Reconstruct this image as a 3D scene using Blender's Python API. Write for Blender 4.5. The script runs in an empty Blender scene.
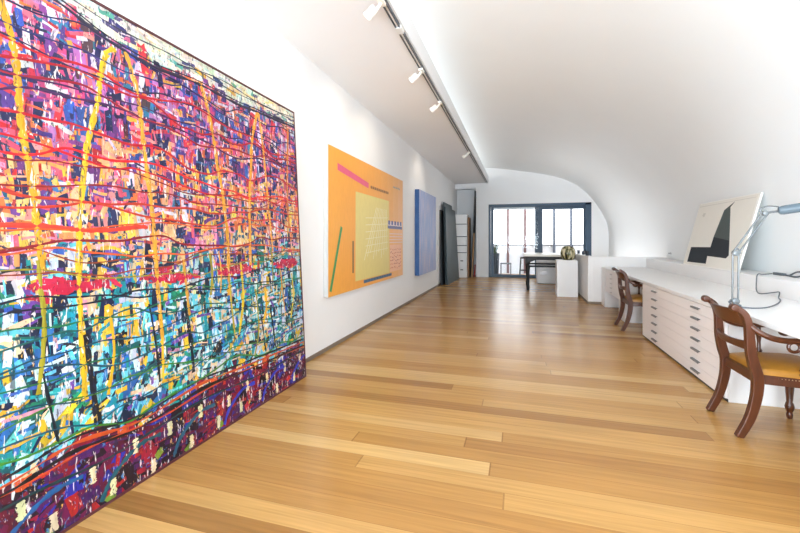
import bpy, math, random
from mathutils import Vector, Matrix
random.seed(7)
C = bpy.context.scene.collection
PI = math.pi

# ------------------------------------------------------------------ materials
def lin(c):
    return tuple(((v/255)/12.92 if v/255 <= .04045 else ((v/255+.055)/1.055)**2.4) for v in c) + (1,)

def mat(name, rgb, rough=.5, var=.03, scale=8., bump=0., metal=0., stretch=(1, 1, 1), coat=0., spec=.5):
    m = bpy.data.materials.new(name); m.use_nodes = True
    nt = m.node_tree; N = nt.nodes; L = nt.links
    b = N['Principled BSDF']
    b.inputs['Roughness'].default_value = rough
    b.inputs['Metallic'].default_value = metal
    b.inputs['Coat Weight'].default_value = coat
    b.inputs['Specular IOR Level'].default_value = spec
    tc = N.new('ShaderNodeTexCoord'); mp = N.new('ShaderNodeMapping')
    mp.inputs['Scale'].default_value = stretch
    no = N.new('ShaderNodeTexNoise'); no.inputs['Scale'].default_value = scale
    no.inputs['Detail'].default_value = 4
    L.new(tc.outputs['Object'], mp.inputs['Vector']); L.new(mp.outputs['Vector'], no.inputs['Vector'])
    cr = N.new('ShaderNodeMix'); cr.data_type = 'RGBA'
    a = lin(rgb)
    cr.inputs['A'].default_value = tuple(min(1, x*(1-var*2)) for x in a[:3]) + (1,)
    cr.inputs['B'].default_value = tuple(min(1, x*(1+var*2)) for x in a[:3]) + (1,)
    L.new(no.outputs['Fac'], cr.inputs['Factor'])
    L.new(cr.outputs['Result'], b.inputs['Base Color'])
    if bump:
        bp = N.new('ShaderNodeBump'); bp.inputs['Strength'].default_value = bump
        bp.inputs['Distance'].default_value = .004
        L.new(no.outputs['Fac'], bp.inputs['Height']); L.new(bp.outputs['Normal'], b.inputs['Normal'])
    return m

def paint_mat(name, rough=.4, amt=.2):
    """oil paint: colour comes from the painted face attribute 'paint'"""
    m = bpy.data.materials.new(name); m.use_nodes = True
    nt = m.node_tree; N = nt.nodes; L = nt.links; b = N['Principled BSDF']
    b.inputs['Roughness'].default_value = rough
    at = N.new('ShaderNodeAttribute'); at.attribute_name = 'paint'
    tc = N.new('ShaderNodeTexCoord'); no = N.new('ShaderNodeTexNoise')
    mp = N.new('ShaderNodeMapping'); mp.inputs['Scale'].default_value = (30, 30, 9)
    no.inputs['Scale'].default_value = 1; no.inputs['Detail'].default_value = 5
    L.new(tc.outputs['Object'], mp.inputs['Vector']); L.new(mp.outputs['Vector'], no.inputs['Vector'])
    hs = N.new('ShaderNodeHueSaturation')
    ma = N.new('ShaderNodeMapRange'); ma.inputs['From Min'].default_value = .3; ma.inputs['From Max'].default_value = .7
    ma.inputs['To Min'].default_value = 1-amt; ma.inputs['To Max'].default_value = 1+amt
    L.new(no.outputs['Fac'], ma.inputs['Value']); L.new(ma.outputs['Result'], hs.inputs['Value'])
    L.new(at.outputs['Color'], hs.inputs['Color']); L.new(hs.outputs['Color'], b.inputs['Base Color'])
    bp = N.new('ShaderNodeBump'); bp.inputs['Strength'].default_value = .25; bp.inputs['Distance'].default_value = .004
    L.new(no.outputs['Fac'], bp.inputs['Height']); L.new(bp.outputs['Normal'], b.inputs['Normal'])
    return m

def drip_paint_mat(name):
    """scraped oil paint: knife colours broken by scraped streaks of dark, pale and bright under-paint"""
    m = paint_mat(name, .4); nt = m.node_tree; N = nt.nodes; L = nt.links
    b = N['Principled BSDF']; src = b.inputs['Base Color'].links[0].from_socket
    tc = N.new('ShaderNodeTexCoord')
    for k, (sc_, lo, hi, c, amt) in enumerate((((1, 55, 20), .60, .64, (24, 30, 60), .75), ((1, 70, 16), .63, .67, (236, 226, 226), .8), ((1, 40, 30), .66, .69, (60, 130, 190), .7), ((1, 46, 24), .67, .70, (246, 190, 90), .75), ((1, 90, 46), .64, .68, (20, 22, 36), .7))):
        mp = N.new('ShaderNodeMapping'); mp.inputs['Scale'].default_value = sc_; mp.inputs['Location'].default_value = (k*7.7, k*3.1, k*5.3)
        no = N.new('ShaderNodeTexNoise'); no.inputs['Scale'].default_value = 1; no.inputs['Detail'].default_value = 3; no.inputs['Distortion'].default_value = .8
        mr = N.new('ShaderNodeMapRange'); mr.inputs['From Min'].default_value = lo; mr.inputs['From Max'].default_value = hi
        mr.inputs['To Max'].default_value = amt
        mx = N.new('ShaderNodeMix'); mx.data_type = 'RGBA'; mx.inputs['B'].default_value = lin(c)
        L.new(tc.outputs['Object'], mp.inputs[0]); L.new(mp.outputs[0], no.inputs[0]); L.new(no.outputs['Fac'], mr.inputs['Value'])
        L.new(mr.outputs[0], mx.inputs['Factor']); L.new(src, mx.inputs['A']); src = mx.outputs['Result']
    L.new(src, b.inputs['Base Color'])
    return m

def floor_mat():
    m = bpy.data.materials.new('floorboards'); m.use_nodes = True
    nt = m.node_tree; N = nt.nodes; L = nt.links; b = N['Principled BSDF']
    def M(op, a, bb=None):
        n = N.new('ShaderNodeMath'); n.operation = op
        for i, q in enumerate((a, bb)):
            if q is None: continue
            if isinstance(q, (int, float)): n.inputs[i].default_value = q
            else: L.new(q, n.inputs[i])
        return n.outputs[0]
    tc = N.new('ShaderNodeTexCoord'); sp = N.new('ShaderNodeSeparateXYZ')
    L.new(tc.outputs['Object'], sp.inputs[0])
    x, y = sp.outputs['X'], sp.outputs['Y']
    W, LEN = .132, 6.0
    yr = M('DIVIDE', y, W); row = M('FLOOR', yr); fy = M('FRACT', yr)
    w1 = N.new('ShaderNodeTexWhiteNoise'); w1.noise_dimensions = '1D'; L.new(row, w1.inputs['W'])
    xr = M('ADD', M('DIVIDE', x, LEN), M('MULTIPLY', w1.outputs['Value'], 7.3))
    col = M('FLOOR', xr); fx = M('FRACT', xr)
    cv = N.new('ShaderNodeCombineXYZ'); L.new(row, cv.inputs[0]); L.new(col, cv.inputs[1])
    w2 = N.new('ShaderNodeTexWhiteNoise'); w2.noise_dimensions = '2D'; L.new(cv.outputs[0], w2.inputs['Vector'])
    ramp = N.new('ShaderNodeValToRGB'); e = ramp.color_ramp.elements
    cols = [(0, (146, 103, 54)), (.08, (166, 120, 65)), (.45, (178, 132, 73)), (.8, (188, 144, 84)), (1, (203, 165, 107))]
    e[0].position, e[0].color = 0, lin(cols[0][1]); e[1].position, e[1].color = 1, lin(cols[-1][1])
    for p, c in cols[1:-1]:
        q = e.new(p); q.color = lin(c)
    L.new(w2.outputs['Value'], ramp.inputs['Fac'])
    # grain
    gv = N.new('ShaderNodeCombineXYZ')
    L.new(M('MULTIPLY', x, 1.6), gv.inputs[0]); L.new(M('MULTIPLY', y, 46), gv.inputs[1])
    L.new(M('MULTIPLY', w2.outputs['Value'], 50), gv.inputs[2])
    no = N.new('ShaderNodeTexNoise'); no.inputs['Scale'].default_value = 1; no.inputs['Detail'].default_value = 5
    no.inputs['Distortion'].default_value = .4
    L.new(gv.outputs[0], no.inputs['Vector'])
    hs = N.new('ShaderNodeHueSaturation'); hs.inputs['Saturation'].default_value = 1.0
    mr = N.new('ShaderNodeMapRange'); mr.inputs['From Min'].default_value = .25; mr.inputs['From Max'].default_value = .75
    mr.inputs['To Min'].default_value = .80; mr.inputs['To Max'].default_value = 1.16
    L.new(no.outputs['Fac'], mr.inputs['Value']); L.new(mr.outputs['Result'], hs.inputs['Value'])
    L.new(ramp.outputs['Color'], hs.inputs['Color'])
    gap = M('MAXIMUM', M('LESS_THAN', fy, .022), M('LESS_THAN', fx, .0014))
    mx = N.new('ShaderNodeMix'); mx.data_type = 'RGBA'
    L.new(M('MULTIPLY', gap, .45), mx.inputs['Factor']); L.new(hs.outputs['Color'], mx.inputs['A'])
    mx.inputs['B'].default_value = lin((96, 62, 30))
    L.new(mx.outputs['Result'], b.inputs['Base Color'])
    b.inputs['Roughness'].default_value = .27
    b.inputs['Specular IOR Level'].default_value = .5
    return m

def glass_mat():
    m = bpy.data.materials.new('clear_glass'); m.use_nodes = True
    nt = m.node_tree; N = nt.nodes; L = nt.links; N.remove(N['Principled BSDF'])
    t = N.new('ShaderNodeBsdfTransparent'); t.inputs[0].default_value = (.97, .98, .98, 1)
    g = N.new('ShaderNodeBsdfGlossy'); g.inputs['Roughness'].default_value = .02
    f = N.new('ShaderNodeFresnel'); f.inputs[0].default_value = 1.2
    mx = N.new('ShaderNodeMixShader')
    L.new(f.outputs[0], mx.inputs[0]); L.new(t.outputs[0], mx.inputs[1]); L.new(g.outputs[0], mx.inputs[2])
    L.new(mx.outputs[0], N['Material Output'].inputs['Surface'])
    return m

WALL = mat('white_wall_paint', (236, 237, 238), .75, .008, 3)
VAULT = mat('white_vault_paint', (232, 235, 236), .7, .008, 2)
CEIL = mat('white_ceiling_paint', (234, 235, 237), .8, .008, 2)
FLOOR = floor_mat()
SKIRT = mat('grey_brown_skirting', (128, 112, 98), .6)
JOIN = mat('white_lacquer', (234, 233, 232), .35, .01, 4)
DRAWER = mat('off_white_drawer_front', (238, 233, 232), .4, .01, 4)
DARKGAP = mat('dark_toe_kick', (60, 54, 48), .7)
HANDLE = mat('pewter_handle', (132, 134, 136), .4, .05, 30, metal=.4)
PALEH = mat('pale_grey_handle', (205, 200, 198), .4, metal=.4)
NAVY = mat('dark_blue_grey_aluminium', (40, 68, 92), .4, .05, 10)
GLASS = glass_mat()
CHROME = mat('brushed_chrome', (200, 203, 206), .25, .03, 40, metal=.9)
TRACKM = mat('dark_grey_track', (70, 76, 84), .4, .04)
TRACKW = mat('pale_track_joint', (222, 222, 220), .4)
SPOTW = mat('white_spotlight_enamel', (236, 232, 224), .35)
MAHOG = mat('polished_mahogany', (78, 39, 18), .34, .22, 6, .05, stretch=(6, 6, 1.5), coat=.12)
LEATHER = mat('tan_leather', (160, 110, 36), .4, .16, 9, .25)
BRASS = mat('brass_nail', (205, 190, 150), .3, metal=.8)
SLATE = mat('dark_slate_board', (54, 68, 72), .42, .06, 4)
BLACKB = mat('black_board', (30, 32, 36), .5, .08, 5)
PLY = mat('plywood', (150, 112, 80), .6, .1, 5, stretch=(1, 1, 8))
BATTEN = mat('pale_timber', (176, 142, 104), .6, .1, 6)
REDM = mat('red_painted_timber', (150, 50, 50), .5)
BLACKW = mat('black_lacquered_wood', (18, 17, 17), .55, .1, 6)
TTOP = mat('cream_table_top', (226, 218, 204), .3)
LAMPG = mat('silver_grey_lamp_rod', (116, 120, 122), .35, .03, 30, metal=.3)
LAMPH = mat('blue_grey_lamp_enamel', (90, 106, 116), .35)
CORD = mat('dark_grey_cord', (92, 98, 104), .5)
PLANT = mat('green_leaf', (46, 74, 44), .5, .2, 12)
POTD = mat('dark_blue_grey_planter', (34, 48, 60), .5)
OUTM = mat('dark_outdoor_metal', (58, 66, 76), .5)
POSTP = mat('pink_brown_post', (120, 88, 88), .6)
POSTG = mat('grey_post', (92, 98, 112), .6)
PANELW = mat('white_screen_panel', (240, 242, 246), .6)
DECK = mat('pale_deck', (190, 190, 192), .7)
BOWLM = None

# ------------------------------------------------------------------ geometry
class MB:
    def __init__(s): s.v = []; s.f = []; s.m = []; s.c = []
    def add(s, v, f, mi=0, col=None, M=None):
        n = len(s.v)
        for p in v:
            p = Vector(p)
            if M is not None: p = M @ p
            s.v.append(p)
        for q in f:
            s.f.append([i+n for i in q]); s.m.append(mi); s.c.append(col)
        return s
    def box(s, x0, x1, y0, y1, z0, z1, mi=0, M=None, col=None):
        v = [(x, y, z) for x in (x0, x1) for y in (y0, y1) for z in (z0, z1)]
        f = [(0, 1, 3, 2), (4, 6, 7, 5), (0, 4, 5, 1), (2, 3, 7, 6), (0, 2, 6, 4), (1, 5, 7, 3)]
        return s.add(v, f, mi, col, M)
    def prism(s, poly, y0, y1, mi=0, M=None):
        """polygon in x,z swept along y"""
        n = len(poly)
        v = [(x, y0, z) for x, z in poly] + [(x, y1, z) for x, z in poly]
        f = [tuple(range(n))[::-1], tuple(range(n, 2*n))]
        f += [(i, (i+1) % n, n+(i+1) % n, n+i) for i in range(n)]
        f = [tuple(reversed(q)) for q in f]
        return s.add(v, f, mi, None, M)
    def tube(s, pts, r, n=10, mi=0, M=None, flat=1., closed=False):
        pts = [Vector(p) for p in pts]; rs = r if isinstance(r, (list, tuple)) else [r]*len(pts)
        v = []; f = []; up = None
        for i, p in enumerate(pts):
            if closed: t = pts[(i+1) % len(pts)]-pts[i-1]
            else: t = pts[min(i+1, len(pts)-1)]-pts[max(i-1, 0)]
            t.normalize()
            if up is None:
                up = Vector((0, 0, 1)) if abs(t.z) < .9 else Vector((0, 1, 0))
            a = t.cross(up).normalized(); up = a.cross(t).normalized()
            for k in range(n):
                an = 2*PI*k/n
                v.append(p+a*math.cos(an)*rs[i]*flat+up*math.sin(an)*rs[i])
        k = len(pts)
        for i in range(k if closed else k-1):
            j = (i+1) % k
            for q in range(n):
                w = (q+1) % n
                f.append((i*n+q, i*n+w, j*n+w, j*n+q))
        if not closed:
            f.append(tuple(range(n))[::-1]); f.append(tuple((k-1)*n+q for q in range(n)))
        return s.add(v, f, mi, None, M)
    def lathe(s, prof, n=20, mi=0, M=None, rib=0., ribs=0):
        v = []; f = []
        for r, z in prof:
            for k in range(n):
                a = 2*PI*k/n; rr = r*(1+rib*math.cos(ribs*a))
                v.append((rr*math.cos(a), rr*math.sin(a), z))
        for i in range(len(prof)-1):
            for k in range(n):
                w = (k+1) % n
                f.append((i*n+k, i*n+w, (i+1)*n+w, (i+1)*n+k))
        f.append(tuple(range(n))[::-1]); f.append(tuple((len(prof)-1)*n+k for k in range(n)))
        return s.add(v, f, mi, None, M)
    def build(s, name, mats, parent=None, bevel=0., smooth=None, fix=True):
        me = bpy.data.meshes.new(name)
        me.from_pydata([tuple(p) for p in s.v], [], s.f)
        if not isinstance(mats, (list, tuple)): mats = [mats]
        for m in mats: me.materials.append(m)
        me.polygons.foreach_set('material_index', s.m)
        if any(c is not None for c in s.c):
            at = me.attributes.new('paint', 'FLOAT_COLOR', 'FACE')
            for i, c in enumerate(s.c): at.data[i].color = c or (.8, .8, .8, 1)
        elif fix:
            import bmesh
            bm = bmesh.new(); bm.from_mesh(me); bmesh.ops.recalc_face_normals(bm, faces=bm.faces); bm.to_mesh(me); bm.free()
        if smooth:
            me.polygons.foreach_set('use_smooth', [True]*len(me.polygons))
            me.set_sharp_from_angle(angle=math.radians(smooth))
        me.update()
        o = bpy.data.objects.new(name, me); C.objects.link(o)
        if parent: o.parent = parent
        if bevel:
            b = o.modifiers.new('bevel', 'BEVEL'); b.width = bevel; b.segments = 2
            b.limit_method = 'ANGLE'; b.angle_limit = math.radians(35)
        return o

def tag(o, label=None, cat=None, group=None, kind=None):
    for k, q in (('label', label), ('category', cat), ('group', group), ('kind', kind)):
        if q: o[k] = q
    return o
def empty(name, loc, label=None, cat=None, group=None, kind=None, rz=0.):
    o = bpy.data.objects.new(name, None); C.objects.link(o); o.location = loc
    o.rotation_euler = (0, 0, rz); o.empty_display_size = .1
    return tag(o, label, cat, group, kind)
def struct(name, mb, m, **k): return tag(mb.build(name, m, **k), kind='structure')
def copy_tree(o, parent=None):
    c = o.copy(); C.objects.link(c)
    if parent: c.parent = parent
    for ch in list(o.children): copy_tree(ch, c)
    return c
def spline(pts, n=6):
    """Catmull-Rom through points"""
    P = [Vector(p) for p in pts]; out = []
    for i in range(len(P)-1):
        a = P[max(i-1, 0)]; b = P[i]; c = P[i+1]; d = P[min(i+2, len(P)-1)]
        for k in range(n):
            t = k/n
            out.append(.5*((2*b)+(c-a)*t+(2*a-5*b+4*c-d)*t*t+(3*b-a-3*c+d)*t**3))
    out.append(P[-1]); return out

# ------------------------------------------------------------------ room shell
YB, YR = 14.0, -2.6            # back wall, rear wall
struct('floor', MB().box(-2.3, 2.95, YR-.2, 15.5, -.1, 0), FLOOR)
w = MB().box(-2.3, -2.15, YR, -2.35, 0, 3.9).box(-2.3, -2.15, -.15, 15.6, 0, 3.9)
w.box(-2.3, -2.15, -2.35, -.15, 0, .3).box(-2.3, -2.15, -2.35, -.15, 3.0, 3.9)
struct('wall_left', w, WALL)
struct('ceiling', MB().box(-2.15, -1.0, YR, YB, 3.22, 3.44), CEIL)
prof = [(-2.15, 3.78), (-1.6, 3.775), (-1.0, 3.735), (-.5, 3.67), (.03, 3.58), (.67, 3.46), (1.28, 3.29), (1.76, 3.045), (2.07, 2.775),
        (2.31, 2.48), (2.48, 2.21), (2.63, 1.9), (2.70, 1.6), (2.72, 1.3)]
pc = [(p.x, p.y) for p in spline([(a, b, 0) for a, b in prof], 5)] + [(2.72, 0)]
poly = pc + [(2.9, 0), (2.9, 3.9), (-2.15, 3.9)]
vb = MB()
n = len(pc)
v = [(x, y, z) for y in (YR, YB) for x, z in pc]
vo = [(x, y, z) for y in (YR, YB) for x, z in [(2.9, 0), (2.9, 3.9), (-2.15, 3.9)]]
m3 = 2*n
f = [(i, i+1, n+i+1, n+i) for i in range(n-1)]
f += [(n-1, m3, m3+3, 2*n-1), (m3, m3+1, m3+4, m3+3), (m3+1, m3+2, m3+5, m3+4), (m3+2, 0, n, m3+5)]
vb.add(v+vo, f)
struct('wall_right', vb, VAULT, smooth=30)
bw = MB().box(-1.42, -1.0, YB, 15.4, 0, 3.9)
bw.box(-1.0, 2.22, YB, YB+.2, 2.48, 3.9).box(2.22, 2.95, YB, YB+.2, 0, 3.9)
bw.box(-2.15, -1.42, YB, YB+.2, 3.04, 3.9)
struct('wall_back', bw, WALL)
nw = MB().box(-2.15, -1.42, 14.5, 14.65, 0, 3.4).box(-2.15, -1.42, YB+.2, 14.5, 3.3, 3.4)
struct('wall_alcove', nw, WALL)
struct('baseboard_left', MB().box(-2.15, -2.138, YR, 14.5, 0, .042), SKIRT)
# rear wall behind the camera, its tall window added to let in light
rw = MB().box(-2.3, -1.75, YR-.2, YR, 0, 3.9).box(2.35, 2.95, YR-.2, YR, 0, 3.9)
rw.box(-1.75, 2.35, YR-.2, YR, 2.75, 3.9).box(-1.75, 2.35, YR-.2, YR, 0, .15)
struct('wall_rear', rw, WALL)
w1 = empty('added_window_rear', (.3, YR-.1, .15), kind='structure')
fr = MB()
for x in (-2.05, -.69, .69, 2.05): fr.box(x-.03, x+.03, -.04, .04, 0, 2.6)
fr.box(-2.05, 2.05, -.04, .04, 0, .06).box(-2.05, 2.05, -.04, .04, 2.54, 2.6)
fr.build('added_window_frame', NAVY, w1)
MB().box(-2.02, 2.02, -.004, .004, .05, 2.55).build('pane', GLASS, w1)

w2 = empty('added_window_side', (-2.225, -1.25, .3), kind='structure')  # unseen window added in the left wall to light the vault and desks
fr = MB()
for y in (-1.07, 0, 1.07): fr.box(-.04, .04, y-.03, y+.03, 0, 2.7)
fr.box(-.04, .04, -1.1, 1.1, 0, .06).box(-.04, .04, -1.1, 1.1, 2.64, 2.7)
fr.build('added_window_frame', NAVY, w2)
MB().box(-.004, .004, -1.06, 1.06, .05, 2.65).build('pane', GLASS, w2)

# ------------------------------------------------------------------ sliding door to the balcony
d1 = empty('door_1', (.61, YB, 0), kind='structure')
df = MB()
df.box(-1.61, -1.54, .0, .16, 0, 2.48).box(1.43, 1.61, 0, .16, 0, 2.48).box(-1.61, 1.61, 0, .16, 2.40, 2.48)
df.box(-1.54, 1.43, 0, .16, 0, .03)
df.build('door_frame', NAVY, d1, bevel=.004)
def leaf(x0, x1, y, st0, st1, top, handle):
    p = MB().box(x0, x0+st0, y, y+.05, .03, 2.40).box(x1-st1, x1, y, y+.05, .03, 2.40)
    p.box(x0+st0, x1-st1, y, y+.05, 2.40-top, 2.40).box(x0+st0, x1-st1, y, y+.05, .03, .10)
    o = p.build('sliding_panel', NAVY, d1, bevel=.003)
    MB().box(x0+st0-.005, x1-st1+.005, y+.02, y+.03, .095, 2.40-top+.005).build('pane', GLASS, o)
    if handle:
        MB().tube([(handle, y-.0, .92), (handle, y-.045, .95), (handle, y-.045, 1.2), (handle, y, 1.23)], .014, 8).build('door_handle', CHROME, o, smooth=40)
leaf(-1.53, .06, .02, .09, .06, .03, None)
leaf(-.10, 1.43, .09, .24, .04, .12, None)
MB().tube([(-.06, .09, .95), (-.06, -.02, .97), (-.06, -.02, 1.21), (-.06, .09, 1.23)], .018, 8).build('door_handle', CHROME, d1, smooth=40)
MB().box(-1.53, -.10, .10, .13, 2.30, 2.395).build('blind', PANELW, d1)

# ------------------------------------------------------------------ balcony
struct('balcony_deck', MB().box(-3, 4, YB+.2, 17.2, -.15, -.02), DECK)
sc = empty('balcony_screen', (.6, 16, -.02), 'tall balcony screen of slim posts and a white balustrade beyond the glass door', 'screen')
for i, x in enumerate((-1.65, -1.01, -.38, .16, .66, 1.25, 1.9)):
    MB().box(x-.045, x+.045, -.04, .04, 0, 3.0).build('post', POSTP if i < 4 else POSTG, sc)
MB().box(-2.2, 2.4, .05, .08, 0, 1.08).build('balustrade_panel', PANELW, sc)
MB().box(-2.2, 2.4, -.0, .12, 1.08, 1.12).build('rail', POSTG, sc)
pl = empty('potted_plant', (-.82, 14.75, -.02), 'spiky green plant in a tall dark planter outside the glass door', 'plant')
MB().lathe([(.10, 0), (.12, .02), (.15, .78), (.155, .81), (.13, .81), (.125, .77)], 16).build('planter', POTD, pl, smooth=40)
lf = MB()
for i in range(26):
    a = random.uniform(0, 2*PI); h = random.uniform(.25, .5); sp = random.uniform(.03, .17)
    p0 = Vector((.05*math.cos(a), .05*math.sin(a), .74)); p2 = p0+Vector((sp*math.cos(a), sp*math.sin(a), h))
    p1 = p0+Vector((sp*.3*math.cos(a), sp*.3*math.sin(a), h*.6)); sd = Vector((-math.sin(a), math.cos(a), 0))*.016
    lf.add([p0-sd, p0+sd, p1+sd*1.2, p1-sd*1.2, p2], [(0, 1, 2, 3), (3, 2, 4)])
lf.build('foliage', PLANT, pl, fix=False)
lt = empty('side_table', (-.45, 14.8, -.02), 'low grey metal side table beside the planter on the balcony', 'table')
MB().box(-.19, .19, -.19, .19, .43, .46).build('table_top', OUTM, lt, bevel=.004)
for sx in (-1, 1):
    for sy in (-1, 1): MB().box(sx*.17-.012, sx*.17+.012, sy*.17-.012, sy*.17+.012, 0, .43).build('leg', OUTM, lt)
st = empty('stool', (.18, 14.85, -.02), 'dark square stool on the balcony behind the black table', 'stool')
MB().box(-.15, .15, -.15, .15, .63, .68).build('seat', BLACKW, st, bevel=.006)
for sx in (-1, 1):
    for sy in (-1, 1):
        MB().tube([(sx*.12, sy*.12, .63), (sx*.155, sy*.155, 0)], .024, 8).build('leg', BLACKW, st)
MB().box(-.13, .13, -.14, -.12, .2, .23).build('stretcher', BLACKW, st)
MB().box(-.13, .13, .12, .14, .2, .23).build('stretcher', BLACKW, st)

# ------------------------------------------------------------------ track lighting
tr = empty('lighting_track', (-1.04, 0, 3.2195), 'long dark lighting track along the edge of the flat ceiling', 'light track')
MB().box(-.022, -.012, YR+.1, 13.75, -.032, 0).box(.012, .022, YR+.1, 13.75, -.032, 0).box(-.012, .012, YR+.1, 13.75, -.012, 0).build('channel', TRACKM, tr)
MB().box(-.008, .008, YR+.1, 13.75, -.026, -.012).build('conductor', TRACKW, tr)
MB().box(-.03, .03, 3.42, 3.53, -.037, -.002).build('joint', TRACKW, tr, bevel=.004)
MB().box(-.03, .03, 13.75, 13.85, -.045, 0).build('end_cap', TRACKW, tr, bevel=.004)
def spot(y, label, yaw):
    o = empty('track_spotlight', (-1.04, y, 3.186), label, 'spotlight', 'white spotlights along the ceiling track')
    MB().box(-.024, .024, -.05, .05, -.03, -.003).build('adapter', SPOTW, o, bevel=.004)
    MB().tube([(-.0, 0, -.025), (-.03, 0, -.06), (-.055, 0, -.075)], .012, 8).build('arm', SPOTW, o, smooth=40)
    d = Vector((-.85, yaw, -.55)).normalized()
    M = Matrix.Translation((-.085, 0, -.085)) @ d.to_track_quat('Z', 'X').to_matrix().to_4x4()
    h = MB().lathe([(.02, -.05), (.032, -.046), (.036, -.03), (.036, .03), (.040, .035), (.040, .05), (.035, .05), (.032, .03)], 18, M=M).build('lamp_head', SPOTW, o, smooth=40)
    MB().lathe([(.032, .032), (.032, .038)], 16, M=M).build('lens', GLASS, h)
    l = bpy.data.lights.new('spot_beam', 'SPOT'); l.energy = 13; l.color = (1, .86, .70); l.spot_size = math.radians(95); l.spot_blend = .9
    l.shadow_soft_size = .04
    lo = bpy.data.objects.new('spot_beam', l); C.objects.link(lo); lo.parent = o
    lo.location = Vector((-.085, 0, -.085))+d*.09; lo.rotation_euler = (-d).to_track_quat('Z', 'Y').to_euler()
    return o
spot(2.98, 'white track spotlight nearest the big multicoloured painting, first on the ceiling track', .2)
spot(4.33, 'white track spotlight above the near edge of the orange painting, second from front', .15)
spot(5.42, 'white track spotlight third from the front, above the middle of the orange painting', .1)
spot(8.72, 'white track spotlight farthest along the ceiling track, above the blue painting', -.1)

# ------------------------------------------------------------------ big multicoloured painting
PAINT = drip_paint_mat('oil_paint'); LINEP = paint_mat('poured_paint', .3)
PH, PY0, PY1 = 2.5, .45, 3.36
bp_ = empty('abstract_painting', (-1.93, 0, 0), 'huge multicoloured drip painting standing on the floor against the left wall', 'painting')
bp_.rotation_euler = (0, -math.atan2(.13, 2.5), 0)
CANV = mat('raw_canvas', (214, 206, 190), .8)
MB().box(-.04, -.004, PY0, PY1, 0, PH).build('canvas', CANV, bp_)
fm = MB(); t_ = .014
fm.box(-.05, .004, PY0-t_, PY0, -.0, PH+t_).box(-.05, .004, PY1, PY1+t_, 0, PH+t_).box(-.05, .004, PY0, PY1, PH, PH+t_).box(-.05, .004, PY0, PY1, 0, t_)
fm.build('frame', mat('dark_red_brown_frame', (84, 40, 44), .5), bp_)
pb = MB()
lay = [0.]
def off():
    lay[0] += 1.2e-7
    return lay[0]
def jc(c, j=.12):
    a = lin(c); k = 1+random.uniform(-j, j)*1.6
    return tuple(max(0, min(1, .70*q*k*(1+random.uniform(-j, j)))) for q in a[:3])+(1,)
def clampyz(y, z): return min(max(y, PY0), PY1), min(max(z, .005), PH-.002)
def dab(y, z, w, h, col, lean=0., rag=.35, ang=0.):
    """a palette-knife dab: ragged upper and lower end"""
    n = max(2, int(w/.018)); n = min(n, 5); o = off()
    v = []
    ca, sa = math.cos(ang), math.sin(ang)
    for i in range(n+1):
        yy = -w/2+w*i/n
        for s in (-1, 1):
            zz = s*h/2*(1-random.uniform(0, rag)) + lean*yy
            a, b = clampyz(y+yy*ca-zz*sa+random.uniform(-.002, .002), z+yy*sa+zz*ca)
            v.append((o, a, b))
    f = [(2*i, 2*i+2, 2*i+3, 2*i+1) for i in range(n)]
    c0 = jc(col)
    k = len(pb.v); pb.v += [Vector(q) for q in v]
    for q in f:
        pb.f.append([i+k for i in q]); pb.m.append(0)
        pb.c.append(tuple(min(1, u*random.uniform(.88, 1.12)) for u in c0[:3])+(1,))
def ribbon(pts, w, col, wj=.35, j=.1, rise=.0012):
    """a poured or brushed line with a raised middle"""
    P = spline([(0, a, b) for a, b in pts], 8); o = off(); v = []
    w *= .62
    for i, p in enumerate(P):
        t = P[min(i+1, len(P)-1)]-P[max(i-1, 0)]
        t.normalize(); nn = Vector((0, -t.z, t.y)); ww = w*(1+random.uniform(-wj, wj))/2
        for s, h in ((-1, 0), (0, rise), (1, 0)):
            a, b = clampyz(p.y+nn.y*ww*s, p.z+nn.z*ww*s); v.append((o+h, a, b))
    k = len(pb.v); pb.v += [Vector(q) for q in v]; c = jc(col, j)
    for i in range(len(P)-1):
        for s in (0, 1):
            pb.f.append([k+3*i+s, k+3*i+3+s, k+3*i+4+s, k+3*i+1+s]); pb.m.append(0 if w > .025 else 1)
            pb.c.append(c)
R = random.random
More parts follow.
